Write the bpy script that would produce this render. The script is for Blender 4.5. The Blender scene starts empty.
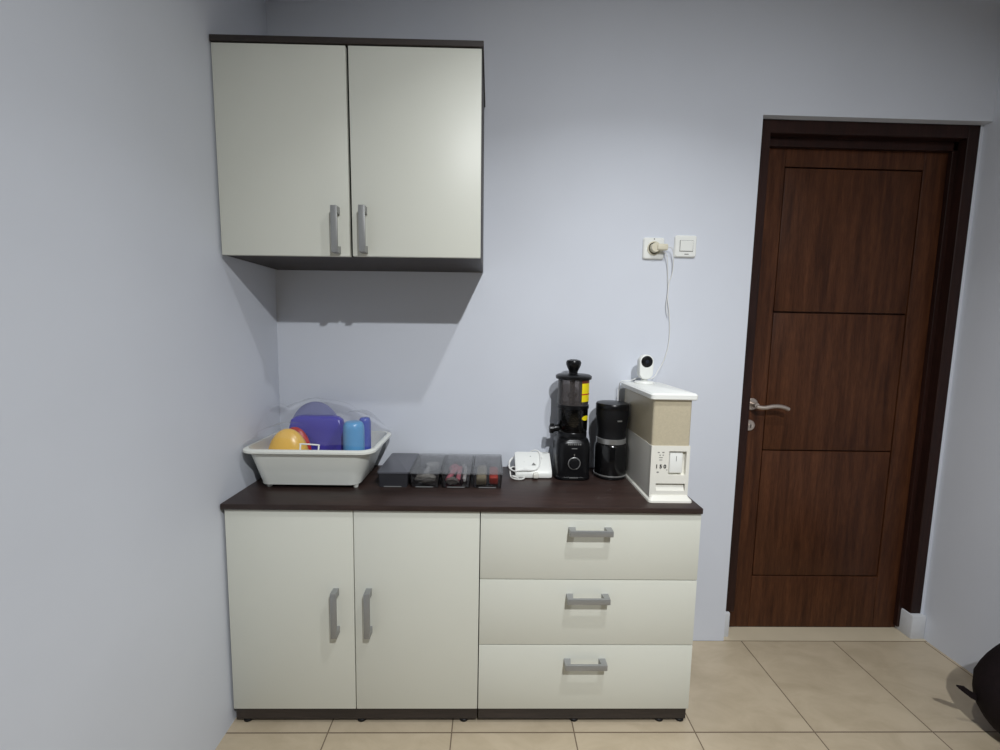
import bpy, bmesh, math, random
from mathutils import Vector, Matrix
random.seed(7)
D = bpy.data
SC = bpy.context.scene
COL = SC.collection
R = math.radians

# ---------------------------------------------------------------- camera, world, lights, exposure
cam_d = D.cameras.new('camera')
cam_d.sensor_width = 36.0
cam_d.lens = 435.0 * 36.0 / 1000.0
cam_d.clip_start = 0.02
cam = D.objects.new('camera', cam_d)
COL.objects.link(cam)
yaw, pit, rol = R(1.2392), R(-5.8456), R(1.0515)
F = Vector((math.sin(yaw)*math.cos(pit), math.cos(yaw)*math.cos(pit), math.sin(pit)))
Rt = Vector((math.cos(yaw), -math.sin(yaw), 0)); Up = Rt.cross(F)
R2 = Rt*math.cos(rol) + Up*math.sin(rol); U2 = -Rt*math.sin(rol) + Up*math.cos(rol)
M = Matrix((R2, U2, -F)).transposed().to_4x4()
M.translation = Vector((.8313, -1.7149, 1.3024))
cam.matrix_world = M
SC.camera = cam

w = D.worlds.new('world'); SC.world = w; w.use_nodes = True
w.node_tree.nodes['Background'].inputs[0].default_value = (.5, .5, .52, 1)
w.node_tree.nodes['Background'].inputs[1].default_value = .0

SC.view_settings.view_transform = 'Standard'
SC.view_settings.look = 'None'
SC.view_settings.exposure = 0.0
SC.view_settings.gamma = 1.0
SC.view_settings.use_curve_mapping = False
SC.cycles.max_bounces = 10
SC.cycles.transparent_max_bounces = 24

CEIL = 2.72
# two ceiling lamps of the room, one nearer the wall, one behind the camera
def lamp_light(name, x, y, power, spread, tilt, size=.05):
    l = D.lights.new(name, 'AREA'); l.shape = 'DISK'; l.size = size
    l.energy = power; l.color = (.95, .975, 1.0)
    l.spread = R(spread)
    o = D.objects.new(name, l); COL.objects.link(o)
    o.location = (x, y, CEIL-.045); o.rotation_euler = (R(tilt), 0, 0)
    return o
# x, y, power, beam, tilt towards the wall
LAMPS = [(1.33, -1.124, 6.7, 107, 10), (1.33, -2.365, 26.6, 121, 30)]
for i, (x, y, p, sp_, tl_) in enumerate(LAMPS):
    lamp_light('ceiling_lamp_light', x, y, p, sp_, tl_)

# ---------------------------------------------------------------- helpers
def srgb(r, g, b):
    f = lambda c: (c/255/12.92) if c/255 <= .04045 else ((c/255+.055)/1.055)**2.4
    return (f(r), f(g), f(b), 1)

def mat(name, col, rough=.5, metal=0, spec=.5, var=0.0, scale=8, bump=0.0, bscale=60, coat=0, alpha=None, trans=0, stretch=None):
    m = D.materials.new(name); m.use_nodes = True
    nt = m.node_tree; n = nt.nodes; b = n['Principled BSDF']
    b.inputs['Base Color'].default_value = col
    b.inputs['Roughness'].default_value = rough
    b.inputs['Metallic'].default_value = metal
    b.inputs['Specular IOR Level'].default_value = spec
    b.inputs['Coat Weight'].default_value = coat
    b.inputs['Transmission Weight'].default_value = trans
    tc = n.new('ShaderNodeTexCoord'); mp = n.new('ShaderNodeMapping')
    nt.links.new(tc.outputs['Object'], mp.inputs['Vector'])
    if stretch: mp.inputs['Scale'].default_value = stretch
    if var:
        nz = n.new('ShaderNodeTexNoise'); nz.inputs['Scale'].default_value = scale; nz.inputs['Detail'].default_value = 6
        nt.links.new(mp.outputs[0], nz.inputs['Vector'])
        cr = n.new('ShaderNodeValToRGB')
        cr.color_ramp.elements[0].position = .3; cr.color_ramp.elements[1].position = .7
        cr.color_ramp.elements[0].color = [c*(1-var) for c in col[:3]]+[1]
        cr.color_ramp.elements[1].color = [min(1, c*(1+var)) for c in col[:3]]+[1]
        nt.links.new(nz.outputs['Fac'], cr.inputs['Fac'])
        nt.links.new(cr.outputs['Color'], b.inputs['Base Color'])
    if bump:
        nb = n.new('ShaderNodeTexNoise'); nb.inputs['Scale'].default_value = bscale; nb.inputs['Detail'].default_value = 4
        nt.links.new(mp.outputs[0], nb.inputs['Vector'])
        bp = n.new('ShaderNodeBump'); bp.inputs['Strength'].default_value = bump; bp.inputs['Distance'].default_value = .002
        nt.links.new(nb.outputs['Fac'], bp.inputs['Height'])
        nt.links.new(bp.outputs['Normal'], b.inputs['Normal'])
    return m

def clear_mat(name, tint, opacity=.15, rough=.15, bump=0.0, bscale=30, body=(.8, .8, .8, 1), gloss=1.0):
    """thin see-through plastic: tinted transparent + glossy sheen + a little body colour"""
    m = D.materials.new(name); m.use_nodes = True
    nt = m.node_tree; n = nt.nodes; n.remove(n['Principled BSDF'])
    out = n['Material Output']
    tr = n.new('ShaderNodeBsdfTransparent'); tr.inputs[0].default_value = tint
    df = n.new('ShaderNodeBsdfDiffuse'); df.inputs[0].default_value = body
    gl = n.new('ShaderNodeBsdfGlossy'); gl.inputs['Roughness'].default_value = rough
    fr = n.new('ShaderNodeFresnel'); fr.inputs[0].default_value = 1.45
    m1 = n.new('ShaderNodeMixShader'); m1.inputs[0].default_value = opacity
    m2 = n.new('ShaderNodeMixShader')
    nt.links.new(tr.outputs[0], m1.inputs[1]); nt.links.new(df.outputs[0], m1.inputs[2])
    fm = n.new('ShaderNodeMath'); fm.operation = 'MULTIPLY'; fm.inputs[1].default_value = gloss
    nt.links.new(fr.outputs[0], fm.inputs[0]); nt.links.new(fm.outputs[0], m2.inputs[0]); nt.links.new(m1.outputs[0], m2.inputs[1]); nt.links.new(gl.outputs[0], m2.inputs[2])
    nt.links.new(m2.outputs[0], out.inputs['Surface'])
    if bump:
        tc = n.new('ShaderNodeTexCoord'); nb = n.new('ShaderNodeTexNoise'); nb.inputs['Scale'].default_value = bscale
        nt.links.new(tc.outputs['Object'], nb.inputs['Vector'])
        bp = n.new('ShaderNodeBump'); bp.inputs['Strength'].default_value = bump; bp.inputs['Distance'].default_value = .01
        nt.links.new(nb.outputs['Fac'], bp.inputs['Height'])
        for s in (gl, fr, df): nt.links.new(bp.outputs['Normal'], s.inputs['Normal'])
    return m

class MB:
    def __init__(s): s.bm = bmesh.new()
    def _xf(s, vs, loc, rot):
        m = Matrix.Translation(loc)
        if rot: m = m @ (Matrix.Rotation(rot[2], 4, 'Z') @ Matrix.Rotation(rot[1], 4, 'Y') @ Matrix.Rotation(rot[0], 4, 'X'))
        bmesh.ops.transform(s.bm, matrix=m, verts=vs)
    def box(s, x0, x1, y0, y1, z0, z1, bev=0, seg=2, rot=None):
        r = bmesh.ops.create_cube(s.bm, size=1)
        vs = r['verts']
        bmesh.ops.scale(s.bm, vec=(x1-x0, y1-y0, z1-z0), verts=vs)
        if bev:
            es = list({e for v in vs for e in v.link_edges})
            rb = bmesh.ops.bevel(s.bm, geom=es, offset=bev, segments=seg, affect='EDGES', profile=.5)
            vs = list({v for f in rb['faces'] for v in f.verts} | {v for v in vs if v.is_valid})
        s._xf(vs, ((x0+x1)/2, (y0+y1)/2, (z0+z1)/2), rot)
        return s
    def rings(s, rings, cap0=True, cap1=True, closed=True):
        R_ = [[s.bm.verts.new(p) for p in r] for r in rings]
        n = len(R_[0])
        for a, b in zip(R_, R_[1:]):
            for i in range(n if closed else n-1):
                j = (i+1) % n
                s.bm.faces.new((a[i], a[j], b[j], b[i]))
        if cap0: s.bm.faces.new(list(reversed(R_[0])))
        if cap1: s.bm.faces.new(R_[-1])
        return s
    def lathe(s, c, prof, n=40, axis='Z', rot=None, sx=1, sy=1, cap0=True, cap1=True):
        rr = []
        for (r, h) in prof:
            ring = []
            for i in range(n):
                a = 2*math.pi*i/n
                x, y = r*math.cos(a)*sx, r*math.sin(a)*sy
                p = Vector((x, y, h)) if axis == 'Z' else (Vector((x, -h, y)) if axis == 'Y' else Vector((h, x, y)))
                if rot: p = Matrix.Rotation(rot[2], 3, 'Z') @ Matrix.Rotation(rot[1], 3, 'Y') @ Matrix.Rotation(rot[0], 3, 'X') @ p
                ring.append(Vector(c)+p)
            rr.append(ring)
        s.rings(rr, cap0, cap1)
        return s
    def tube(s, pts, r, n=10, smooth=6, taper=None):
        pts = [Vector(p) for p in pts]
        if smooth and len(pts) > 2:
            P = [pts[0]*2-pts[1]] + pts + [pts[-1]*2-pts[-2]]
            q = []
            for i in range(1, len(P)-2):
                for k in range(smooth):
                    t = k/smooth
                    a, b, c, d = P[i-1], P[i], P[i+1], P[i+2]
                    q.append(.5*((2*b)+(c-a)*t+(2*a-5*b+4*c-d)*t*t+(-a+3*b-3*c+d)*t**3))
            q.append(pts[-1]); pts = q
        up = Vector((0, 0, 1)); rr = []
        prev = None
        for i, p in enumerate(pts):
            t = (pts[min(i+1, len(pts)-1)]-pts[max(i-1, 0)]).normalized()
            if prev is None:
                u = t.cross(up)
                if u.length < .1: u = t.cross(Vector((1, 0, 0)))
            else:
                u = prev - t*prev.dot(t)
            u.normalize(); prev = u; v = t.cross(u)
            rad = r if not taper else r*(1+(taper-1)*i/(len(pts)-1))
            rr.append([p+u*rad*math.cos(2*math.pi*k/n)+v*rad*math.sin(2*math.pi*k/n) for k in range(n)])
        s.rings(rr)
        return s
    def prism(s, poly, axis, a, b, bev=0):
        """poly: 2D points in the other two axes, extruded from a to b along axis"""
        def P(u, v, h): return {'x': (h, u, v), 'y': (u, h, v), 'z': (u, v, h)}[axis]
        s.rings([[P(u, v, a) for u, v in poly], [P(u, v, b) for u, v in poly]])
        return s
    def build(s, name, m, parent=None, smooth=True, ang=35, loc=None):
        bmesh.ops.recalc_face_normals(s.bm, faces=s.bm.faces[:])
        me = D.meshes.new(name)
        off = Vector((0, 0, 0))
        p = parent
        while p is not None:
            off += p.location; p = p.parent
        o = D.objects.new(name, me)
        if parent is not None:
            o.parent = parent
        else:
            if loc is None:
                xs = [v.co for v in s.bm.verts]
                loc = ((min(v.x for v in xs)+max(v.x for v in xs))/2, (min(v.y for v in xs)+max(v.y for v in xs))/2, min(v.z for v in xs))
            off = Vector(loc); o.location = off
        bmesh.ops.translate(s.bm, vec=-off, verts=s.bm.verts[:])
        s.bm.to_mesh(me); s.bm.free()
        me.materials.append(m)
        if smooth:
            for f in me.polygons: f.use_smooth = True
            me.set_sharp_from_angle(angle=R(ang))
        COL.objects.link(o)
        return o

def tag(o, label=None, cat=None, group=None, kind=None):
    if label: o['label'] = label
    if cat: o['category'] = cat
    if group: o['group'] = group
    if kind: o['kind'] = kind
    return o
def thing(name, label, cat, loc, group=None):
    o = D.objects.new(name, None); o.empty_display_size = .05
    o.location = loc; COL.objects.link(o)
    return tag(o, label, cat, group)

def rrect(x0, x1, y0, y1, z, r, n=6):
    pts = []
    for cx, cy, a0 in ((x1-r, y1-r, 0), (x0+r, y1-r, 90), (x0+r, y0+r, 180), (x1-r, y0+r, 270)):
        for k in range(n+1):
            a = R(a0+90*k/n); pts.append(Vector((cx+r*math.cos(a), cy+r*math.sin(a), z)))
    return pts

# ---------------------------------------------------------------- materials
def wall_material():
    m = mat('wall_paint', srgb(212, 216, 224), rough=.75, spec=.25, var=.025, scale=2.2, bump=.25, bscale=9)
    return m
WALL = wall_material()
CEILM = mat('ceiling_paint', srgb(225, 226, 228), rough=.9, var=.01)
WHITE_LAM = mat('white_laminate', srgb(212, 213, 202), rough=.42, spec=.4, var=.012, scale=3, bump=.05, bscale=200)
EDGE = mat('white_edge', srgb(215, 216, 208), rough=.5)

def wood(name, dark, light, rough=.4, scale=1.0, axis='z', coat=0.0, spec=.5):
    m = D.materials.new(name); m.use_nodes = True
    nt = m.node_tree; n = nt.nodes; b = n['Principled BSDF']
    b.inputs['Roughness'].default_value = rough; b.inputs['Coat Weight'].default_value = coat
    b.inputs['Specular IOR Level'].default_value = spec
    tc = n.new('ShaderNodeTexCoord'); mp = n.new('ShaderNodeMapping')
    st = {'z': (14, 14, 1.1), 'x': (1.1, 14, 14)}[axis]
    mp.inputs['Scale'].default_value = [q*scale for q in st]
    nt.links.new(tc.outputs['Object'], mp.inputs['Vector'])
    nz = n.new('ShaderNodeTexNoise'); nz.inputs['Scale'].default_value = 1.6; nz.inputs['Detail'].default_value = 8
    nz.inputs['Roughness'].default_value = .6; nz.inputs['Distortion'].default_value = .25
    nt.links.new(mp.outputs[0], nz.inputs['Vector'])
    cr = n.new('ShaderNodeValToRGB')
    cr.color_ramp.elements[0].position = .32; cr.color_ramp.elements[0].color = dark
    cr.color_ramp.elements[1].position = .72; cr.color_ramp.elements[1].color = light
    nt.links.new(nz.outputs['Fac'], cr.inputs['Fac'])
    # fine pores
    mp2 = n.new('ShaderNodeMapping'); mp2.inputs['Scale'].default_value = [q*scale*6 for q in st]
    nt.links.new(tc.outputs['Object'], mp2.inputs['Vector'])
    n2 = n.new('ShaderNodeTexNoise'); n2.inputs['Scale'].default_value = 2; n2.inputs['Detail'].default_value = 3
    nt.links.new(mp2.outputs[0], n2.inputs['Vector'])
    c2 = n.new('ShaderNodeValToRGB'); c2.color_ramp.elements[0].position = .35; c2.color_ramp.elements[0].color = (.72, .72, .72, 1)
    c2.color_ramp.elements[1].position = .6; c2.color_ramp.elements[1].color = (1, 1, 1, 1)
    nt.links.new(n2.outputs['Fac'], c2.inputs['Fac'])
    mx = n.new('ShaderNodeMix'); mx.data_type = 'RGBA'; mx.blend_type = 'MULTIPLY'; mx.inputs[0].default_value = 1
    nt.links.new(cr.outputs[0], mx.inputs[6]); nt.links.new(c2.outputs[0], mx.inputs[7])
    nt.links.new(mx.outputs[2], b.inputs['Base Color'])
    bp = n.new('ShaderNodeBump'); bp.inputs['Strength'].default_value = .25; bp.inputs['Distance'].default_value = .0006
    nt.links.new(n2.outputs['Fac'], bp.inputs['Height']); nt.links.new(bp.outputs['Normal'], b.inputs['Normal'])
    return m
DOORW = wood('red_brown_door_wood', srgb(58, 31, 17), srgb(92, 55, 33), rough=.45, scale=1.9, spec=.22)
DOORF = wood('dark_frame_wood', srgb(34, 18, 14), srgb(50, 27, 21), rough=.5, spec=.25)
WENGE = wood('dark_wenge_laminate', srgb(44, 34, 31), srgb(66, 50, 45), rough=.38, spec=.32, axis='x')
WENGE2 = wood('dark_wenge_carcass', srgb(42, 36, 33), srgb(58, 49, 45), rough=.5, axis='x')

def floor_material():
    m = D.materials.new('cream_marble_tile'); m.use_nodes = True
    nt = m.node_tree; n = nt.nodes; b = n['Principled BSDF']
    tc = n.new('ShaderNodeTexCoord'); sp = n.new('ShaderNodeSeparateXYZ')
    nt.links.new(tc.outputs['Object'], sp.inputs[0])
    def math_(op, a, bb):
        q = n.new('ShaderNodeMath'); q.operation = op
        for i, v in enumerate((a, bb)):
            if v is None: continue
            if isinstance(v, (int, float)): q.inputs[i].default_value = v
            else: nt.links.new(v, q.inputs[i])
        return q.outputs[0]
    TX, TY, OX = .3993, .4251, 1.9214
    ux = math_('DIVIDE', math_('SUBTRACT', sp.outputs[0], OX), TX)
    uy = math_('DIVIDE', sp.outputs[1], TY)
    fx = math_('FRACT', ux, None); fy = math_('FRACT', uy, None)
    ex = math_('MULTIPLY', math_('MINIMUM', fx, math_('SUBTRACT', 1, fx)), TX)
    ey = math_('MULTIPLY', math_('MINIMUM', fy, math_('SUBTRACT', 1, fy)), TY)
    e = math_('MINIMUM', ex, ey)
    g = math_('LESS_THAN', e, .0021)
    # per-tile offset for the marbling
    cid = n.new('ShaderNodeCombineXYZ')
    nt.links.new(math_('MULTIPLY', math_('FLOOR', ux, None), 3.7), cid.inputs[0])
    nt.links.new(math_('MULTIPLY', math_('FLOOR', uy, None), 5.3), cid.inputs[1])
    ad = n.new('ShaderNodeVectorMath'); ad.operation = 'ADD'
    nt.links.new(tc.outputs['Object'], ad.inputs[0]); nt.links.new(cid.outputs[0], ad.inputs[1])
    mp = n.new('ShaderNodeMapping'); mp.inputs['Scale'].default_value = (4, 7, 1); mp.inputs['Rotation'].default_value = (0, 0, .5)
    nt.links.new(ad.outputs[0], mp.inputs[0])
    nz = n.new('ShaderNodeTexNoise'); nz.inputs['Scale'].default_value = 1.5; nz.inputs['Detail'].default_value = 9
    nz.inputs['Roughness'].default_value = .62; nz.inputs['Distortion'].default_value = .5
    nt.links.new(mp.outputs[0], nz.inputs['Vector'])
    cr = n.new('ShaderNodeValToRGB')
    cr.color_ramp.elements[0].position = .28; cr.color_ramp.elements[0].color = srgb(172, 157, 132)
    cr.color_ramp.elements[1].position = .62; cr.color_ramp.elements[1].color = srgb(190, 175, 150)
    nt.links.new(nz.outputs['Fac'], cr.inputs['Fac'])
    mx = n.new('ShaderNodeMix'); mx.data_type = 'RGBA'
    nt.links.new(g, mx.inputs[0]); nt.links.new(cr.outputs[0], mx.inputs[6]); mx.inputs[7].default_value = srgb(112, 97, 80)
    nt.links.new(mx.outputs[2], b.inputs['Base Color'])
    rr = n.new('ShaderNodeMix'); nt.links.new(g, rr.inputs[0]); rr.inputs[2].default_value = .28; rr.inputs[3].default_value = .8
    nt.links.new(rr.outputs[0], b.inputs['Roughness'])
    bp = n.new('ShaderNodeBump'); bp.inputs['Strength'].default_value = .5; bp.inputs['Distance'].default_value = .0015; bp.invert = True
    nt.links.new(g, bp.inputs['Height']); nt.links.new(bp.outputs['Normal'], b.inputs['Normal'])
    return m
FLOOR = floor_material()
NICKEL = mat('warm_nickel', srgb(190, 178, 168), rough=.38, metal=.75, bump=.05, bscale=300)
STEEL = mat('brushed_steel', srgb(182, 182, 180), rough=.3, metal=.8, bump=.05, bscale=300)
HANDLE_G = mat('grey_metal_handle', srgb(150, 151, 150), rough=.4, metal=.45)
BLACK = mat('black_plastic', srgb(12, 12, 14), rough=.3, spec=.35)
BLACKM = mat('black_matte_plastic', srgb(15, 15, 17), rough=.5, spec=.3)
WPL = mat('white_plastic', srgb(232, 233, 228), rough=.38, var=.01)
WPL2 = mat('off_white_plastic', srgb(226, 224, 214), rough=.4, var=.01)
CREAM = mat('cream_plug_plastic', srgb(214, 208, 186), rough=.45)
GREYM = mat('grey_mark', srgb(120, 120, 118), rough=.6)
DARKM = mat('black_print', srgb(35, 35, 35), rough=.6)
PLASTER = mat('white_plaster', srgb(205, 207, 210), rough=.85, var=.04, scale=20, bump=.5, bscale=40)

# ---------------------------------------------------------------- room shell
FARW = mat('far_wall_low_bounce', srgb(120, 118, 115), rough=.9)  # unseen end wall, coloured dark to cut the light it bounces back
XR = 2.734; YF = -4.4; ZD = 2.131; T = .12
def struct(o): o['kind'] = 'structure'; return o
struct(MB().box(-T, XR+T, YF-T, T+.1, -.1, 0).build('floor', FLOOR, loc=(0, 0, 0), smooth=False))
struct(MB().box(-T, XR+T, YF-T, T+.1, CEIL, CEIL+.1).build('ceiling', CEILM, smooth=False))
DX0 = 1.845
b = MB().box(-T, DX0, 0, T, 0, CEIL).box(DX0, XR+T, 0, T, ZD, CEIL)
b.box(2.722, XR+T, .03, T, 0, ZD)
struct(b.build('wall_back', WALL, smooth=False))
struct(MB().box(-T, 0, YF-T, 0, 0, CEIL).build('wall_left', WALL, smooth=False))
struct(MB().box(XR, XR+T, YF-T, T, 0, CEIL).build('wall_right', WALL, smooth=False))
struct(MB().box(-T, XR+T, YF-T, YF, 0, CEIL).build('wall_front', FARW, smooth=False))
# plaster feet under the door jambs
p = MB()
p.box(DX0, DX0+.034, .022, .10, 0, .112, .004)
p.box(2.672, 2.734, .012, .10, 0, .108, .005)
struct(p.build('trim_2', PLASTER))
# door frame (jambs and head)
p = MB()
p.box(DX0, DX0+.054, .03, .118, .112, ZD, .002, 1)
p.box(2.678, 2.724, .03, .118, .105, ZD, .002, 1)
p.box(DX0+.05, 2.68, .03, .118, ZD-.05, ZD, .002, 1)
p.box(DX0+.03, 2.70, .066, .084, 2.047, ZD-.045, .001, 1)
p.box(2.660, 2.685, .066, .084, .02, ZD-.045, .001, 1)
struct(p.build('trim_1', DOORF))
THR = mat('threshold_tile', srgb(200, 187, 162), rough=.3, var=.05, scale=5)
struct(MB().box(DX0, 2.734, .001, .118, -.001, .0015).build('trim_3', THR, smooth=False))

# door leaf
LX0, LX1, LY = 1.886, 2.676, .085
d = MB()
g = .0035
panels = [(2.003, 2.565, .245, .811), (2.003, 2.565, .813, 1.398), (2.003, 2.565, 1.401, 1.975)]
d.box(LX0, 2.003-g, LY, LY+.035, .004, 2.08, .0015, 1)
d.box(2.565+g, LX1, LY, LY+.035, .004, 2.08, .0015, 1)
d.box(2.003-g+.001, 2.565+g-.001, LY+.0005, LY+.034, .004, .245-g, .0015, 1)
d.box(2.003-g+.001, 2.565+g-.001, LY+.0005, LY+.034, 1.975+g, 2.08, .0015, 1)
d.box(2.0, 2.57, LY+.02, LY+.03, .24, 1.98)
door = d.build('door_1', DOORW); struct(door)
for (a, b_, c, e) in panels:
    MB().box(a+.001, b_-.001, LY+.002, LY+.022, c+.0015, e-.0015, .003, 2).build('door_panel', DOORW, door)
# lever handle
h = MB()
h.lathe((1.937, LY, 1.012), [(.0255, 0), (.0255, .006), (.022, .009), (.010, .0095), (.010, .042), (.0, .042)], n=28, axis='Y')
lev = [(1.937, LY-.040, 1.006), (1.965, LY-.047, 1.004), (2.000, LY-.05, 1.011), (2.035, LY-.05, 1.010), (2.066, LY-.048, 1.000)]
h.tube(lev, .0085, n=12)
hd = h.build('door_handle', NICKEL, door)
k = MB()
k.lathe((1.933, LY, .921), [(.0235, 0), (.0235, .005), (.021, .008), (.008, .008), (.008, .012), (.0, .012)], n=28, axis='Y')
ks = k.build('keyhole_rose', NICKEL, door)
MB().box(1.9335, 1.9365, LY-.0135, LY-.012, .912, .926).build('keyhole', DARKM, ks)
MB().box(LX0+.02, LX1-.02, LY+.002, LY+.03, .0015, .004).build('bottom_seal', DOORF, door)

# ceiling lamps (their light sources sit in the open face)
GLOW = D.materials.new('lamp_glow'); GLOW.use_nodes = True
GLOW.node_tree.nodes['Principled BSDF'].inputs['Emission Color'].default_value = (.95, .97, 1, 1)
GLOW.node_tree.nodes['Principled BSDF'].inputs['Emission Strength'].default_value = 6
for i, (x, y, pw, sp_, tl_) in enumerate(LAMPS):
    t = thing('ceiling_lamp', ['round white ceiling lamp nearer the wall cabinet', 'round white ceiling lamp further back in the room'][i], 'lamp', (x, y, CEIL))
    MB().lathe((x, y, CEIL), [(.085, 0), (.085, -.012), (.078, -.018), (.062, -.018), (.062, -.006), (.062, 0)], n=40, cap0=False, cap1=False).build('lamp_ring', WPL, t)
    MB().lathe((x, y, CEIL), [(.0, -.005), (.061, -.005), (.061, 0), (0, 0)], n=32, cap0=False, cap1=False).build('diffuser', GLOW, t)

# ---------------------------------------------------------------- handles
def bar_handle(cx, y, cz, length, vertical, parent, face=.019, stand=.026):
    """flat bar pull on two tapered posts"""
    m = MB(); L = length/2
    def bx(a0, a1, w0, w1, y0, y1, bev=.0015):
        if vertical: m.box(cx+w0, cx+w1, y0, y1, cz+a0, cz+a1, bev, 2)
        else: m.box(cx+a0, cx+a1, y0, y1, cz+w0, cz+w1, bev, 2)
    bx(-L, L, -face/2, face/2, y-stand-.006, y-stand+.002)
    for s in (-1, 1):
        # wedge-shaped post, wide at the door, merging into the bar
        a = s*(L-.011)
        prof = [(a-.011, y-stand), (a+.011, y-stand), (a+.011, y), (a-.011, y)]
        if s < 0: prof[1] = (a+.007, y-stand)
        else: prof[0] = (a-.007, y-stand)
        r1 = []; r2 = []
        for (u, yy) in prof:
            wd = face/2*.95
            if vertical: r1.append((cx-wd, yy, cz+u)); r2.append((cx+wd, yy, cz+u))
            else: r1.append((cx+u, yy, cz-wd)); r2.append((cx+u, yy, cz+wd))
        m.rings([r1, r2])
    return m.build('handle', HANDLE_G, parent, ang=30)

# ---------------------------------------------------------------- base units
YB = -.397; H1 = .737; H0 = .058
X0 = .010; XS = .806; X1 = 1.510
def carcass(x0, x1, label, cat, z0=H0, z1=H1+.0):
    t = thing('base_cabinet', label, cat, ((x0+x1)/2, -.2, 0))
    m = MB()
    th = .016
    m.box(x0, x0+th, YB+.018, -.004, z0, z1, .0008, 1); m.box(x1-th, x1, YB+.018, -.004, z0, z1, .0008, 1)
    m.box(x0+th, x1-th, YB+.018, -.004, z0, z0+th); m.box(x0+th, x1-th, -.012, -.004, z0+th, z1)
    m.box(x0+th, x1-th, YB+.02, -.01, z1-.014, z1-.001)
    m.build('carcass', WENGE2, t, smooth=False)
    return t
tL = carcass(X0, XS-.001, 'white two-door floor cabinet on a dark plinth, beside the left wall', 'cabinet')
tR = carcass(XS+.001, X1, 'white floor cabinet with three wide drawers and grey pulls', 'cabinet')
def front(name, x0, x1, z0, z1, parent, y=YB, m=WHITE_LAM):
    return MB().box(x0, x1, y, y+.016, z0, z1, .0012, 2).build(name, m, parent)
dl = front('door', X0+.001, .4065, H0, H1-.003, tL)
dr = front('door', .4095, XS-.0015, H0, H1-.003, tL)
bar_handle(.351, YB, .402, .150, True, dl)
bar_handle(.455, YB, .402, .150, True, dr)
zs = [(H0, .2835), (.2865, .5085), (.5115, H1-.003)]
for (z0, z1), hz in zip(zs, (.229, .454, .678)):
    dd = front('drawer', XS+.0015, X1-.001, z0, z1, tR)
    bar_handle(1.154, YB, hz, .136, False, dd)
for t, a, b_ in ((tL, X0+.005, XS-.002), (tR, XS+.002, X1-.006)):
    MB().box(a, b_, YB+.006, YB+.022, .016, H0-.001, .001, 1).build('plinth', WENGE2, t)
for t, xs in ((tL, (.045, .42, .76)), (tR, (1.13, 1.42, 1.49))):
    for x in xs:
        for y in (YB+.025, -.06):
            MB().lathe((x, y, 0), [(.014, 0), (.016, .002), (.016, .008), (.011, .012), (.011, H0+.001)], n=18).build('foot', BLACKM, t)
wt = MB().box(X0-.006, X1-.001, YB-.010, -.002, H1, .755, .002, 2)
wt = wt.build('worktop', WENGE)
tag(wt, 'long dark brown wood-grain worktop across both floor cabinets', 'worktop')
TZ = .755

# ---------------------------------------------------------------- wall cabinet
UZ0, UZ1, UY = 1.520, 2.123, -.348
ux0, ux1 = .008, .794
tu = thing('wall_cabinet', 'white two-door cabinet with dark top board hung on the wall', 'cabinet', ((ux0+ux1)/2, 0, 1.82))
m = MB(); th = .016
m.box(ux0, ux0+th, UY+.02, -.004, UZ0, UZ1, .0008, 1); m.box(ux1-th, ux1, UY+.02, -.004, UZ0, UZ1, .0008, 1)
m.box(ux0+th, ux1-th, UY+.02, -.004, UZ0, UZ0+th); m.box(ux0+th, ux1-th, UY+.02, -.004, UZ1-th, UZ1-.0005)
m.box(ux0+th, ux1-th, -.012, -.004, UZ0+th, UZ1-th); m.box(.39, .406, UY+.03, -.012, UZ0+th, UZ1-th)
m.build('carcass', WENGE2, tu, smooth=False)
MB().box(ux0-.002, ux1+.004, UY-.004, -.004, UZ1, UZ1+.017, .001, 1).build('top_board', WENGE2, tu)
dl = front('door', ux0, .3945, UZ0-.001, UZ1-.003, tu, UY)
dr = front('door', .4025, ux1-.002, UZ0, UZ1-.003, tu, UY)
bar_handle(.358, UY, 1.594, .136, True, dl)
bar_handle(.440, UY, 1.596, .136, True, dr)
tu.rotation_euler = (0, R(-.45), 0)

# ---------------------------------------------------------------- socket, switch, cable
def plate(x0, x1, z0, z1, parent, name='plate'):
    cx, cz = (x0+x1)/2, (z0+z1)/2
    m = MB()
    def rr(s, y):
        pts = rrect(x0+s, x1-s, z0+s, z1-s, 0, .009-s*.3, 5)
        return [Vector((p.x, y, p.y)) for p in pts]
    m.rings([rr(0, -.0005), rr(0, -.006), rr(.0035, -.010), rr(.012, -.0105)])
    return m.build(name, WPL, parent)
ts = thing('wall_socket', 'white square wall socket with a cream plug in it', 'socket', (1.452, 0, 1.63))
plate(1.411, 1.493, 1.587, 1.669, ts)
m = MB(); m.lathe((1.452, -.0105, 1.628), [(.026, 0), (.026, .004), (.022, .004), (.021, -.004), (.0, -.004)], n=32, axis='Y')
m.build('socket_ring', CREAM, ts)
MB().lathe((1.452, -.0105, 1.663), [(.0025, 0), (.0025, .001), (0, .001)], n=12, axis='Y').build('screw', GREYM, ts)
tw = thing('light_switch', 'white square single rocker light switch right of the socket', 'switch', (1.5755, 0, 1.637))
plate(1.533, 1.618, 1.597, 1.680, tw)
m = MB().box(1.553, 1.602, -.0145, -.0102, 1.620, 1.659, .001, 1, rot=(R(3), 0, 0)); m.build('rocker', WPL, tw)
m = MB().box(1.5515, 1.6035, -.0118, -.0102, 1.6185, 1.6605); m.build('rocker_gap', GREYM, tw)
MB().box(1.572, 1.588, -.0110, -.0100, 1.607, 1.610).build('badge', GREYM, tw)
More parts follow.
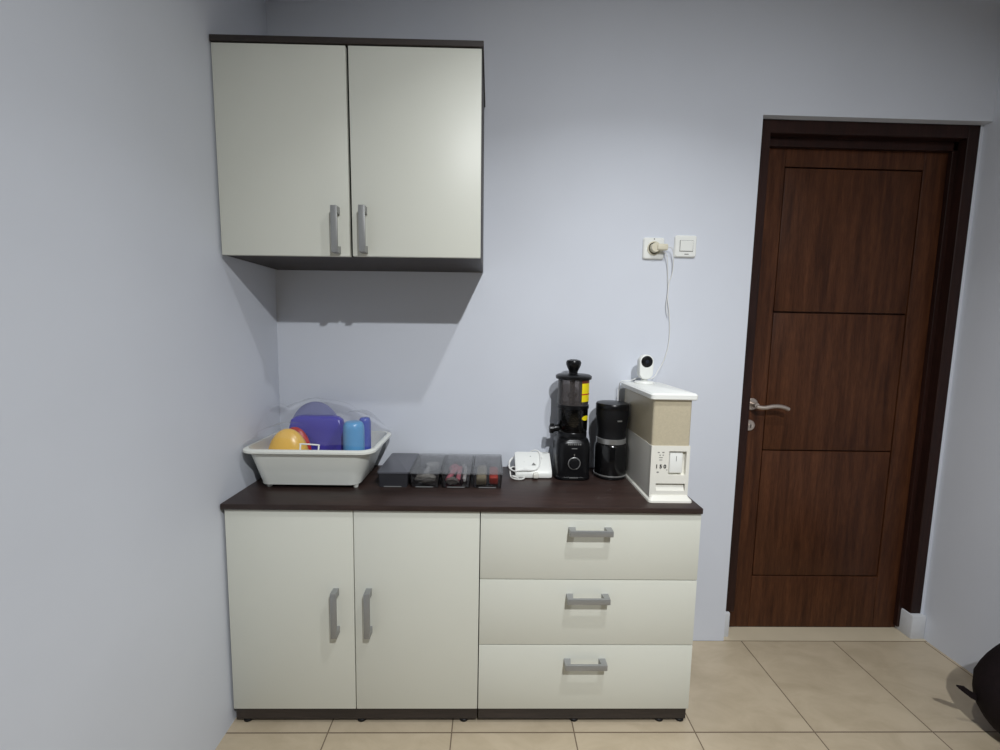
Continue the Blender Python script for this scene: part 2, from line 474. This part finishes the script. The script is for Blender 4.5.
# plug with hanging cord down to the camera
tp = thing('power_plug', 'cream two-pin plug with thin white cord hanging from the wall socket', 'plug', (1.452, -.012, 1.628))
m = MB(); m.lathe((1.452, -.0085, 1.628), [(.0, -.001), (.018, .0), (.018, .022), (.0165, .026), (.0, .026)], n=28, axis='Y')
m.box(1.456, 1.497, -.040, -.022, 1.617, 1.641, .005, 3)
m.build('plug_body', CREAM, tp)
CORD = mat('white_cord', srgb(226, 226, 222), rough=.5)
m = MB()
m.tube([(1.490, -.030, 1.630), (1.514, -.028, 1.628), (1.526, -.02, 1.60), (1.530, -.010, 1.54), (1.520, -.007, 1.50), (1.518, -.007, 1.44), (1.528, -.006, 1.38), (1.534, -.006, 1.30), (1.528, -.008, 1.24),
        (1.512, -.012, 1.19), (1.490, -.025, 1.160), (1.458, -.055, 1.130), (1.424, -.062, 1.135)], .0017, n=8)
m.build('cord', CORD, tp)
m = MB()
m.tube([(1.478, -.024, 1.615), (1.498, -.02, 1.605), (1.508, -.012, 1.57), (1.514, -.006, 1.52), (1.516, -.010, 1.47), (1.512, -.012, 1.41), (1.522, -.011, 1.37)], .0015, n=8)
m.build('cord', CORD, tp)

# ---------------------------------------------------------------- rice dispenser
RX0, RX1, RY0, RY1 = 1.357, 1.484, -.345, -.03
tr = thing('rice_dispenser', 'tall white rice dispenser with beige tank at the right end of the worktop', 'food dispenser', (1.42, -.19, TZ))
RICE = mat('beige_rice_tank', srgb(186, 176, 152), rough=.3, var=.05, scale=160, spec=.5)
def rbox(x0, x1, y0, y1, zs_, r, ins=None):
    m = MB(); rr = []
    for i, z in enumerate(zs_):
        s = ins[i] if ins else 0
        rr.append(rrect(x0+s, x1-s, y0+s, y1-s, z, max(r-s*.5, .002)))
    m.rings(rr); return m
rbox(RX0+.001, RX1-.001, RY0+.001, RY1, [.940, 1.092], .008).build('tank', RICE, tr)
# lower housing: side/back shell with a front panel that has a window and a slot
m = rbox(RX0, RX1, RY0+.014, RY1, [TZ+.014, .940], .008)
m.build('housing', WPL2, tr)
m = MB()
yf0, yf1 = RY0-.001, RY0+.016
wx0, wx1, wz0, wz1 = 1.416, 1.473, .842, .922
sx0, sx1, sz0, sz1 = 1.377, 1.474, .790, .814
def seg(a, b_, c, e): m.box(a, b_, yf0, yf1, c, e)
seg(RX0, sx0, TZ+.014, .940); seg(sx1, RX1, TZ+.014, .940)
seg(sx0, sx1, TZ+.014, sz0); seg(sx0, sx1, sz1, wz0); seg(sx0, sx1, wz1, .940)
seg(sx0, wx0, wz0, wz1); seg(wx1, sx1, wz0, wz1)
bmesh.ops.remove_doubles(m.bm, verts=m.bm.verts[:], dist=.0001)
fp = m.build('front_panel', WPL2, tr, smooth=False)
MB().box(wx0+.004, wx1-.010, yf0+.004, yf1-.002, wz0+.006, wz1-.006, .003, 3).build('dispensing_lever', WPL, fp)
MB().box(1.441, 1.4425, yf0+.003, yf0+.004, .888, .905).build('lever_mark', GREYM, fp)
m = MB(); m.prism([(yf0+.002, sz0), (yf1, sz0), (yf1, sz1-.004), (yf0+.010, sz1-.006)], 'x', sx0+.002, sx1-.002)
m.build('rice_drawer', WPL2, fp, smooth=False)
rbox(RX0-.006, RX1+.012, RY0-.018, RY1+.006, [TZ, TZ+.006, TZ+.014, TZ+.02], .012, [0, .001, .009, .013]).build('base', WPL2, tr)
rbox(RX0-.012, RX1+.014, RY0-.010, RY1+.012, [1.091, 1.094, 1.107, 1.112], .012, [.003, 0, 0, .006]).build('lid', WPL, tr)
def text_mesh(s, size, x, y, z, name, m_, parent, ext=.0004, bold=.0):
    c = D.curves.new('t', 'FONT'); c.body = s; c.size = size; c.extrude = ext; c.align_x = 'CENTER'; c.offset = bold
    to = D.objects.new('t', c); COL.objects.link(to)
    bpy.context.view_layer.update()
    me = D.meshes.new_from_object(to.evaluated_get(bpy.context.evaluated_depsgraph_get()))
    D.objects.remove(to); me.name = name
    me.transform(Matrix.Rotation(math.pi/2, 4, 'X'))
    o = D.objects.new(name, me); COL.objects.link(o)
    off = Vector((0, 0, 0)); p = parent
    while p is not None: off += p.location; p = p.parent
    o.parent = parent; o.location = Vector((x, y, z))-off
    me.materials.clear(); me.materials.append(m_)
    return o
for i, ch in enumerate('150'):
    text_mesh(ch, .017, 1.3765+i*.0135, yf0-.0006, .8655, 'digit', DARKM, fp, bold=.0006)
for (x, z, w_, h_) in ((1.381, .918, .006, .003), (1.396, .918, .007, .003), (1.386, .909, .004, .003), (1.396, .909, .004, .003), (1.389, .901, .012, .002), (1.389, .893, .010, .002), (1.381, .852, .007, .004), (1.411, .860, .003, .003)):
    MB().box(x-w_/2, x+w_/2, yf0-.0006, yf0+.0005, z-h_/2, z+h_/2).build('printed_mark', GREYM, fp, smooth=False)

# ---------------------------------------------------------------- camera on the dispenser
ZL = 1.1122
tc_ = thing('security_camera', 'small white indoor camera with a round black lens on the rice dispenser', 'camera', (1.416, -.085, ZL))
MB().lathe((1.416, -.080, ZL), [(.036, 0), (.037, .003), (.034, .008), (.012, .011), (.011, .016)], n=36).build('stand', WPL, tc_)
m = MB()
# stadium-shaped body, standing, tipped slightly
rings_ = []
for y, s in ((.017, .008), (.0145, .002), (.008, 0), (-.012, 0), (-.0165, .002), (-.018, .006)):
    ring = []
    rad = .0275-s; hh = .0195
    for kk in range(36):
        a = 2*math.pi*kk/36
        zz = rad*math.sin(a) + (hh if math.sin(a) >= 0 else -hh)
        ring.append(Vector((1.416+rad*math.cos(a), -.083+y, 1.175+zz)))
    rings_.append(ring)
m.rings(rings_)
cb = m.build('camera_body', WPL, tc_)
m = MB().lathe((1.416, -.100, 1.196), [(.0, .004), (.014, .0035), (.0215, .0015), (.0225, -.001), (.0225, -.004), (0, -.004)], n=36, axis='Y')
lens = m.build('lens_face', BLACK, tc_)
MB().lathe((1.416, -.1042, 1.196), [(.0, .0005), (.006, .0005), (.0075, -.001), (0, -.001)], n=24, axis='Y').build('lens', mat('lens_glass', srgb(40, 44, 52), rough=.08), lens)
m = MB().tube([(1.400, -.062, 1.133), (1.375, -.055, 1.120), (1.352, -.052, 1.118), (1.335, -.05, 1.112), (1.335, -.03, 1.08), (1.337, -.016, 1.00), (1.340, -.010, .90), (1.342, -.008, .80)], .0016, n=8)
m.build('cord', CORD, tc_)

# ---------------------------------------------------------------- coffee grinder
GX, GY = 1.294, -.098
tg = thing('coffee_grinder', 'black coffee grinder with a silver band, between juicer and rice dispenser', 'coffee grinder', (GX, GY, TZ))
JARB = mat('dark_jar', srgb(14, 14, 15), rough=.12, spec=.6)
MB().lathe((GX, GY, TZ), [(.056, 0), (.060, .003), (.0605, .012), (.059, .016), (.0595, .020), (.0605, .05), (.0605, .118), (.058, .128), (.053, .134)], n=44).build('jar', JARB, tg)
MB().lathe((GX, GY, TZ), [(.0598, .011), (.0612, .012), (.0612, .0155), (.0598, .0165)], n=44, cap0=False, cap1=False).build('base_ring', STEEL, tg)
MB().lathe((GX, GY, TZ), [(.054, .133), (.0555, .134), (.0555, .152), (.054, .153)], n=44).build('metal_band', STEEL, tg)
up_ = MB().lathe((GX, GY, TZ), [(.0535, .152), (.053, .160), (.0525, .176), (.056, .200), (.0595, .225), (.0605, .245), (.0605, .262)], n=44).build('grinder_body', BLACKM, tg)
MB().lathe((GX, GY, TZ), [(.0605, .262), (.0615, .265), (.0615, .279), (.0585, .284), (.040, .287), (0, .288)], n=44).build('lid', BLACK, tg)
MB().box(GX+.004, GX+.022, GY-.0602, GY-.0570, TZ+.222, TZ+.227, .0006, 1, rot=(0, 0, R(12))).build('badge', STEEL, up_)

# ---------------------------------------------------------------- juicer
JX, JY = 1.143, -.098
tj = thing('slow_juicer', 'tall black slow juicer with smoked chamber and yellow stickers', 'juicer', (JX, JY, TZ))
m = MB(); rr = []
for z, s, r in ((0, .004, .03), (.004, .0, .032), (.012, 0, .032), (.014, .002, .032), (.135, .003, .034), (.148, .008, .038), (.155, .016, .040)):
    rr.append(rrect(JX-.066+s, JX+.066-s, JY-.066+s, JY+.075-s, TZ+z, r, 8))
m.rings(rr); jb = m.build('motor_housing', BLACK, tj)
m = MB(); 
ring = [Vector((JX+.0005+.0215*math.cos(a)*1, JY-.066, TZ+.066+.0215*math.sin(a))) for a in [2*math.pi*i/40 for i in range(41)]]
m.tube(ring, .0022, n=8, smooth=0); dial = m.build('dial_ring', STEEL, jb)
MB().lathe((JX+.0005, JY-.064, TZ+.066), [(.018, -.003), (.018, .008), (.015, .012), (0, .012)], n=32, axis='Y').build('dial_knob', BLACKM, dial)
MB().box(JX-.001, JX+.002, JY-.0665, JY-.064, TZ+.093, TZ+.101).build('dial_mark', STEEL, jb)
m = MB()
for i in range(7):
    wv = .0048 if i not in (2, 4) else .0034
    m.box(JX-.024+i*.0072, JX-.024+i*.0072+wv, JY-.0645, JY-.0625, TZ+.134, TZ+.1395)
m.box(JX-.010, JX+.010, JY-.0655, JY-.063, TZ+.120, TZ+.1225)
m.build('printed_logo', HANDLE_G, jb, smooth=False)
MB().box(JX-.016, JX+.016, JY-.0672, JY-.0655, TZ+.0105, TZ+.0125).build('base_mark', STEEL, jb)
SMOKE = clear_mat('smoked_plastic', (.22, .20, .205, 1), opacity=.12, rough=.06, body=(.02, .02, .02, 1))
SMOKE_L = clear_mat('smoked_plastic_light', (.88, .84, .83, 1), opacity=.30, rough=.05, body=(.16, .14, .135, 1))
# collar
MB().lathe((JX, JY, TZ), [(.052, .153), (.056, .156), (.056, .172), (.054, .176)], n=44).build('collar', BLACK, tj)
MB().lathe((JX, JY, TZ), [(.054, .176), (.0565, .180), (.0575, .262)], n=44, cap0=False, cap1=False).build('lower_chamber', SMOKE, tj)
MB().lathe((JX, JY, TZ), [(.0575, .262), (.060, .264), (.060, .276), (.0575, .278)], n=44).build('chamber_ring', BLACK, tj)
MB().lathe((JX, JY, TZ), [(.0575, .278), (.0575, .374)], n=44, cap0=False, cap1=False).build('upper_chamber', SMOKE_L, tj)
# auger and strainer inside
pr = [(.030, .176)]
for i in range(12): pr += [(.042 - .0012*i, .180+i*.0068), (.036-.0012*i, .1835+i*.0068)]
pr += [(.012, .262)]
MB().lathe((JX, JY, TZ), pr, n=32).build('auger', BLACKM, tj)
m = MB().lathe((JX-.004, JY, TZ), [(.010, .276), (.012, .28), (.012, .30), (.018, .305), (.018, .315), (.009, .32), (.009, .372)], n=20)
m.build('feed_core', BLACKM, tj)
m = MB()
for s_ in (-.05, .028):
    MB().box(JX+s_-.002, JX+s_+.002, JY-.025, JY+.025, TZ+.278, TZ+.372).build('inner_rib', BLACKM, tj)
MB().lathe((JX, JY, TZ), [(.058, .371), (.066, .373), (.067, .378), (.067, .384), (.060, .389), (.030, .392), (.014, .393)], n=48).build('chamber_lid', BLACK, tj)
MB().lathe((JX-.002, JY, TZ), [(.017, .391), (.016, .397), (.018, .404), (.023, .414), (.0275, .425), (.0285, .433), (.025, .441), (.012, .445), (0, .445)], n=32).build('pusher', BLACK, tj)
# side spout and its cap
m = MB().tube([(JX-.045, JY-.010, TZ+.185), (JX-.064, JY-.012, TZ+.186), (JX-.078, JY-.012, TZ+.182)], .013, n=16, smooth=3)
m.lathe((JX-.078, JY-.012, TZ+.182), [(.014, .006), (.016, .004), (.016, -.008), (.012, -.010)], n=20, axis='X')
m.box(JX-.086, JX-.070, JY-.018, JY-.006, TZ+.186, TZ+.204, .003, 2)
m.build('spout', BLACK, tj)
# curved stickers on the chamber
def sticker(a0, a1, z0, z1, m_, r=.0582, name='sticker', par=tj, blob=False):
    m = MB(); n_ = 10
    lo, hi = [], []
    for i in range(n_+1):
        f_ = i/n_; a = R(a0+(a1-a0)*f_)
        dz = (1-math.sqrt(max(0, 1-(2*f_-1)**2)))*(z1-z0)*.42 if blob else 0
        lo.append(Vector((JX+r*math.sin(a), JY-r*math.cos(a), TZ+z0+dz))); hi.append(Vector((JX+r*math.sin(a), JY-r*math.cos(a), TZ+z1-dz)))
    lo2 = [Vector((JX+(v.x-JX)*1.006, JY+(v.y-JY)*1.006, v.z)) for v in lo]; hi2 = [Vector((JX+(v.x-JX)*1.006, JY+(v.y-JY)*1.006, v.z)) for v in hi]
    m.rings([lo, lo2, hi2, hi, lo], cap0=False, cap1=False, closed=False)
    return m.build(name, m_, par)
YEL = mat('yellow_label', srgb(240, 220, 20), rough=.5); REDL = mat('red_label', srgb(190, 50, 35), rough=.5)
st = sticker(22, 74, .292, .360, YEL)
sticker(21, 74, .318, .322, REDL, r=.0588, name='red_stripe', par=st)
sticker(22, 74, .360, .372, mat('brown_label', srgb(120, 45, 30), rough=.5), name='sticker')
sticker(26, 66, .222, .240, YEL, name='sticker', blob=True)

# ---------------------------------------------------------------- white adapter with its cable
ta = thing('power_adapter', 'white power adapter block with its cable coiled round it, left of the juicer', 'adapter', (.99, -.10, TZ))
m = MB()
pf = [(-.143, .003), (-.146, .016), (-.138, .028), (-.060, .076), (-.050, .076), (-.046, .068), (-.046, .003)]
rr = []
for x, s in ((.930, .012), (.934, .004), (.942, 0), (1.054, 0), (1.062, .004), (1.066, .012)):
    cy = -.095; cz = .03
    rr.append([Vector((x, cy+(y-cy)*(1-s*6), TZ+cz+(z-cz)*(1-s*6))) for y, z in pf])
m.rings(rr)
ab = m.build('adapter_body', WPL, ta, ang=50)
m = MB().box(.995, 1.015, -.156, -.138, TZ+.004, TZ+.024, .004, 3); m.build('connector', WPL2, ab)
m = MB(); nrm = Vector((0, -.048, .075)).normalized()
a0 = Vector((1.000, -.112, TZ+.0445))+nrm*.0005
tri = [a0+Vector((-.008, 0, 0))-Vector((0, .004, .002)), a0+Vector((.008, 0, 0))-Vector((0, .004, .002)), a0+Vector((0, .007, .0040))]
m.rings([tri, [v+nrm*.0012 for v in tri]]); m.build('triangle_mark', GREYM, ab, smooth=False)
for (x, y, s) in ((.99, -.075, .003), (.965, -.1, .002)):
    z = TZ+.026+(y+.138)*.62
    m = MB().lathe((x, y, z), [(s, .0), (s, .0015), (0, .0015)], n=10); m.build('screw', GREYM, ab)
m = MB()
pts = []
for i in range(26):
    a = 2*math.pi*i/14
    r_ = 1+.05*math.sin(i*1.7)
    x = .968+.062*math.cos(a)*r_; y = -.088+.058*math.sin(a)*r_
    inside = .93 < x < 1.066 and -.15 < y < -.04
    surf = TZ+.026+max(0, min(1, (y+.138)/.078))*.048 if inside else TZ
    pts.append((x, y, max(surf+.006, TZ+.045+.02*math.sin(a+.6) if not inside else 0)))
m.tube(pts, .0026, n=8, smooth=4)
m.tube([pts[-1], (.92, -.10, TZ+.03), (.912, -.135, TZ+.008), (.925, -.158, TZ+.004), (.950, -.162, TZ+.004), (.962, -.148, TZ+.004), (.950, -.132, TZ+.005), (.928, -.134, TZ+.006), (.918, -.150, TZ+.011), (.940, -.163, TZ+.0095)], .0028, n=8, smooth=5)
m.build('cable', CORD, ta)

# ---------------------------------------------------------------- smoked boxes
BOXM = clear_mat('smoked_box', (.90, .89, .89, 1), opacity=.06, rough=.08, body=(.05, .05, .055, 1))
LIDM = clear_mat('smoked_lid', (.90, .90, .90, 1), opacity=.09, rough=.2, body=(.34, .34, .34, 1), gloss=.6)
BOXD = mat('dark_grey_box', srgb(50, 50, 54), rough=.3)
LIDD = mat('dark_grey_lid', srgb(86, 87, 94), rough=.32)
blabels = ['dark lidded box without visible contents, next to the dish tub', 'smoked clear box holding a white scoop and a clear bag',
           'smoked clear box holding pink and white pieces, third from the dish tub', 'smoked clear box with a beige and a red packet, nearest the white adapter']
bxs = [(.447, .551), (.556, .660), (.665, .769), (.774, .878)]
BY0, BY1, BH = -.250, -.020, .056
def storage_box(x0, x1, label, first):
    t = thing('storage_box', label, 'box', ((x0+x1)/2, (BY0+BY1)/2, TZ), 'lidded boxes in a row on the worktop')
    m = MB()
    o_ = [rrect(x0+.004, x1-.004, BY0+.003, BY1-.003, TZ, .006), rrect(x0, x1, BY0, BY1, TZ+BH-.006, .007)]
    i_ = [rrect(x0+.002, x1-.002, BY0+.002, BY1-.002, TZ+BH-.006, .006), rrect(x0+.006, x1-.006, BY0+.005, BY1-.005, TZ+.002, .005)]
    m.rings(o_+i_)
    m.build('body', BOXD if first else BOXM, t, ang=50)
    m = MB().rings([rrect(x0-.002, x1+.002, BY0-.002, BY1+.002, TZ+BH-.006, .008), rrect(x0-.002, x1+.002, BY0-.002, BY1+.002, TZ+BH-.001, .008), rrect(x0+.001, x1-.001, BY0+.001, BY1-.001, TZ+BH, .006)])
    m.build('lid', LIDD if first else LIDM, t, ang=50)
    MB().box((x0+x1)/2-.030, (x0+x1)/2+.030, BY0-.0035, BY0-.0015, TZ+.003, TZ+.006).build('base_edge', HANDLE_G, t)
    return t
for i, (a, b_) in enumerate(bxs): storage_box(a, b_, blabels[i], i == 0)
# contents
ITW = mat('white_item', srgb(225, 225, 222), rough=.4); ITP = mat('pink_item', srgb(248, 150, 165), rough=.45)
ITR = mat('red_item', srgb(215, 75, 60), rough=.45); ITB = mat('beige_item', srgb(190, 180, 150), rough=.7, var=.15, scale=60)
ITD = mat('dark_item', srgb(70, 40, 55), rough=.5); BAGM = clear_mat('clear_bag', (.9, .9, .9, 1), opacity=.5, rough=.1, bump=.8, bscale=60, body=(.85, .83, .75, 1))
zf = TZ+.003
m = MB().tube([(.596, -.19, zf+.012), (.600, -.15, zf+.020), (.604, -.115, zf+.026)], .009, n=12, smooth=3)
m.lathe((.618, -.098, zf+.018), [(.0, -.006), (.018, -.004), (.024, .008), (.025, .018), (.022, .018), (.018, .004), (0, .0)], n=24)
tag(m.build('scoop', ITW), 'white plastic scoop seen through the second box lid', 'scoop')
def crumple(cx, cy, cz, rx, ry, rz, name, m_, seed, amt=.25):
    rnd = random.Random(seed); b = MB()
    bmesh.ops.create_icosphere(b.bm, subdivisions=3, radius=1)
    from mathutils import noise
    for v in b.bm.verts:
        q = v.co*2.2+Vector((seed*3.1, 0, 0)); d_ = 1+amt*noise.noise(q)+amt*.6*noise.noise(q*2.3)
        v.co = Vector((cx+v.co.x*rx*d_, cy+v.co.y*ry*d_, cz+v.co.z*rz*d_))
    return b.build(name, m_, ang=25)
tag(crumple(.606, -.212, zf+.019, .036, .026, .016, 'clear_bag', BAGM, 1), 'crumpled clear bag at the front of the second box', 'bag')
m = MB()
m.tube([(.684, -.205, zf+.010), (.700, -.16, zf+.026), (.712, -.125, zf+.030), (.700, -.100, zf+.028), (.688, -.12, zf+.024)], .009, n=12, smooth=4)
m.tube([(.720, -.21, zf+.010), (.722, -.16, zf+.020), (.724, -.12, zf+.028)], .008, n=12, smooth=3)
tag(m.build('clip', ITP), 'pink plastic clip inside the third box', 'clip')
m = MB().tube([(.742, -.20, zf+.008), (.744, -.15, zf+.018), (.742, -.11, zf+.024)], .007, n=12, smooth=3)
m.tube([(.742, -.11, zf+.026), (.732, -.09, zf+.028)], .006, n=10, smooth=0)
tag(m.build('spatula', ITW), 'small white spatula beside the pink clip', 'spatula')
tag(crumple(.702, -.228, zf+.015, .022, .012, .013, 'clear_bag', BAGM, 2), 'crumpled clear bag at the front of the third box', 'bag')
tag(crumple(.735, -.228, zf+.013, .007, .009, .012, 'cap', ITD, 3, .1), 'dark purple cap at the front of the third box', 'cap')
tag(MB().box(.786, .822, -.235, -.08, zf, zf+.028, .008, 3).build('packet', ITB), 'beige paper packet in the box nearest the adapter', 'packet')
tag(MB().box(.832, .864, -.225, -.10, zf, zf+.030, .008, 3).build('packet', ITR), 'red packet in the box nearest the adapter', 'packet')

# ---------------------------------------------------------------- dish tub
TUBM = mat('white_tub_plastic', srgb(226, 228, 220), rough=.35, spec=.5)
tt = thing('dish_tub', 'white plastic dish tub with flared sides and rolled rim', 'tub', (.23, -.16, TZ))
m = MB()
def tr_(f, z, r):   # f 0 at bottom, 1 at the rim
    return rrect(.052-.030*f, .388+.048*f, -.270-.030*f, -.050+.024*f, TZ+z, r, 8)
def off(ring, d_):
    cx, cy = .235, -.165
    return [Vector((p.x+(d_ if p.x > cx else -d_), p.y+(d_ if p.y > cy else -d_), p.z)) for p in ring]
rr = [tr_(-.25, .012, .03), tr_(0, .014, .035), tr_(.06, .022, .04), tr_(.93, .128, .045), off(tr_(1, .1285, .045), .008), off(tr_(1, .133, .045), .0135), off(tr_(1, .140, .045), .0135), off(tr_(1, .1445, .045), .008),
      tr_(1, .144, .043), tr_(.93, .138, .042), off(tr_(.5, .07, .04), -.003), off(tr_(.08, .020, .035), -.004), off(tr_(-.2, .0165, .03), -.004)]
m.rings(rr); m.build('tub_body', TUBM, tt, ang=50)
for x in (.078, .372):
    for y in (-.248, -.075):
        MB().lathe((x, y, TZ), [(.007, 0), (.008, .002), (.010, .013)], n=16).build('foot', TUBM, tt)
bz = TZ+.017
def dome(cx, cy, rx, ry, h, name, m_, label, cat, tilt=None, topf=.0, grp=None, lip=.004, flat=.35, parent=None):
    """upside-down vessel: rim at the bottom, rounded top"""
    pr = [(1.0-lip/rx, 0), (1.02, 0), (1.03, .012), (1.0, .02)]
    hb = h*flat
    pr += [(1.0, hb)]
    for i in range(1, 10):
        a = R(90*i/9); pr.append((topf+(1-topf)*math.cos(a), hb+(h-hb)*math.sin(a)))
    if topf: pr.append((0, h))
    b = MB().lathe((cx, cy, bz), [(r_*rx, z) for r_, z in pr], n=40, sy=ry/rx, rot=tilt)
    o = b.build(name, m_)
    tag(o, label, cat, grp); return o
dome(.130, -.217, .072, .046, .178, 'bowl', mat('yellow_plastic', srgb(236, 190, 92), rough=.3), 'yellow plastic bowl at the front left of the dish tub', 'bowl')
dome(.122, -.146, .060, .024, .168, 'cup', mat('red_plastic', srgb(196, 52, 48), rough=.35), 'red plastic cup, only its edge showing behind the yellow bowl', 'cup')
# purple bucket shape, upside down
PUR = mat('purple_plastic', srgb(72, 66, 168), rough=.3)
m = MB(); rr = []
for z, s, r in ((0, -.004, .03), (.01, -.004, .03), (.012, .0, .03), (.15, .014, .04), (.185, .022, .045), (.196, .036, .04), (.199, .050, .03)):
    rr.append(rrect(.066+s, .300-s, -.118+s*.3, -.070-s*.1, bz+z, min(r, .014), 6))
m.rings(rr)
tag(m.build('basin', PUR), 'purple plastic basin standing on edge behind the yellow bowl', 'basin')
m2 = MB()
rr = []
for y, s in ((-.066, .006), (-.064, 0), (-.060, 0), (-.058, .006)):
    ring = []
    for i in range(48):
        a = 2*math.pi*i/48
        ring.append(Vector((.165+(.098-s)*math.cos(a), y, bz+.124+(.124-s)*math.sin(a))))
    rr.append(ring)
m2.rings(rr)
tag(m2.build('plate', mat('lilac_grey_plastic', srgb(128, 132, 168), rough=.35)), 'pale lilac plate standing upright behind the purple basin', 'plate')
dome(.342, -.168, .037, .034, .196, 'cup', mat('sky_blue_plastic', srgb(96, 160, 208), rough=.3), 'sky blue plastic cup at the right of the dish tub', 'cup', flat=.86, topf=.62)
dome(.361, -.095, .022, .022, .196, 'cup', mat('deep_blue_plastic', srgb(76, 92, 178), rough=.3), 'deeper blue cup behind the sky blue cup in the tub', 'cup', flat=.88, topf=.62)
# white wire hook on the rim
m = MB().tube([(.205, -.296, TZ+.140), (.205, -.292, TZ+.158), (.207, -.290, TZ+.161), (.262, -.290, TZ+.158), (.265, -.291, TZ+.155), (.265, -.296, TZ+.140)], .0028, n=8, smooth=2)
tag(m.build('hook', WPL), 'white wire hook on the front rim of the dish tub', 'hook')
# crumpled clear film laid over the dishes
from mathutils import noise
FILM = clear_mat('clear_film', (1, 1, 1, 1), opacity=.035, rough=.10, bump=.3, bscale=14, body=(.95, .96, .98, 1), gloss=.35)
b = MB(); NX, NY = 46, 30
def fh(u, v):
    x = .012+u*.435; y = -.288+v*.262
    def bump_(cx, cy, rx, ry, h, p=2.0):
        q = ((x-cx)/rx)**2+((y-cy)/ry)**2
        return h*math.exp(-q**1.4)
    base = TZ+.150
    z = max(base, bz+.183 if 0 else base)
    hs = [base+bump_(.130, -.21, .115, .085, .060), base+bump_(.18, -.06, .19, .115, .122), base+bump_(.345, -.12, .08, .11, .092), base+bump_(.02, -.06, .06, .12, .10)]
    z = max(hs)
    z += .006*noise.noise(Vector((x*16, y*16, 1)))+.002*noise.noise(Vector((x*45, y*45, 3)))
    z += .004
    return Vector((x, y, z))
G = [[b.bm.verts.new(fh(i/(NX-1), j/(NY-1))) for i in range(NX)] for j in range(NY)]
for j in range(NY-1):
    for i in range(NX-1): b.bm.faces.new((G[j][i], G[j][i+1], G[j+1][i+1], G[j+1][i]))
fo = b.build('plastic_film', FILM, ang=180)
tag(fo, 'crumpled clear plastic film draped over the dishes in the tub', 'plastic film')

# ---------------------------------------------------------------- backpack at the right
BAGB = mat('black_bag_cloth', srgb(26, 18, 20), rough=.85, var=.2, scale=40, bump=.6, bscale=220, spec=.2)
BAGR = mat('maroon_bag_cloth', srgb(52, 18, 24), rough=.8, bump=.5, bscale=220, spec=.2)
tb = thing('backpack', 'black backpack on the floor against the right wall', 'bag', (2.56, -.50, 0))
def superell(cx, cy, cz, rx, ry, rz, e=2.6, n=28, k=18, taper=0):
    rr = []
    for j in range(1, k):
        ph = -math.pi/2+math.pi*j/k
        cz_ = math.copysign(abs(math.sin(ph))**(2/e), math.sin(ph)); cr = abs(math.cos(ph))**(2/e)
        ring = []
        for i in range(n):
            a = 2*math.pi*i/n
            ca = math.copysign(abs(math.cos(a))**(2/e), math.cos(a)); sa = math.copysign(abs(math.sin(a))**(2/e), math.sin(a))
            tp = 1-taper*max(0, cz_)
            wob = 1+.025*noise.noise(Vector((ca*2, sa*2, cz_*2)))
            ring.append(Vector((cx+rx*cr*ca*tp*wob, cy+ry*cr*sa*tp*wob, cz+rz*cz_)))
        rr.append(ring)
    return rr
MB().rings(superell(2.586, -.475, .185, .142, .125, .184, e=2.3, taper=.35)).build('main_compartment', BAGB, tb, ang=80)
MB().rings(superell(2.580, -.595, .15, .105, .045, .125, e=2.6)).build('front_pocket', BAGB, tb, ang=80)
m = MB().tube([(2.57, -.48, .355), (2.58, -.48, .385), (2.63, -.48, .385), (2.64, -.48, .355)], .008, n=10); m.build('carry_loop', BAGR, tb)
m = MB()
def strap(pts, w, t_):
    pts = [Vector(p) for p in pts]; r1 = []
    for i, p in enumerate(pts):
        ww = w if i < len(pts)-1 else w*.25
        r1.append([p+Vector((0, -t_/2, -ww/2)), p+Vector((0, t_/2, -ww/2)), p+Vector((0, t_/2, ww/2)), p+Vector((0, -t_/2, ww/2))])
    m.rings(r1)
strap([(2.470, -.42, .115), (2.440, -.42, .130), (2.415, -.42, .148), (2.389, -.42, .161)], .022, .006)
m.build('strap', BAGB, tb)
m = MB().tube([(2.50, -.618, .225), (2.54, -.630, .240), (2.61, -.630, .240), (2.655, -.618, .225)], .003, n=8); m.build('zip', DARKM, tb)
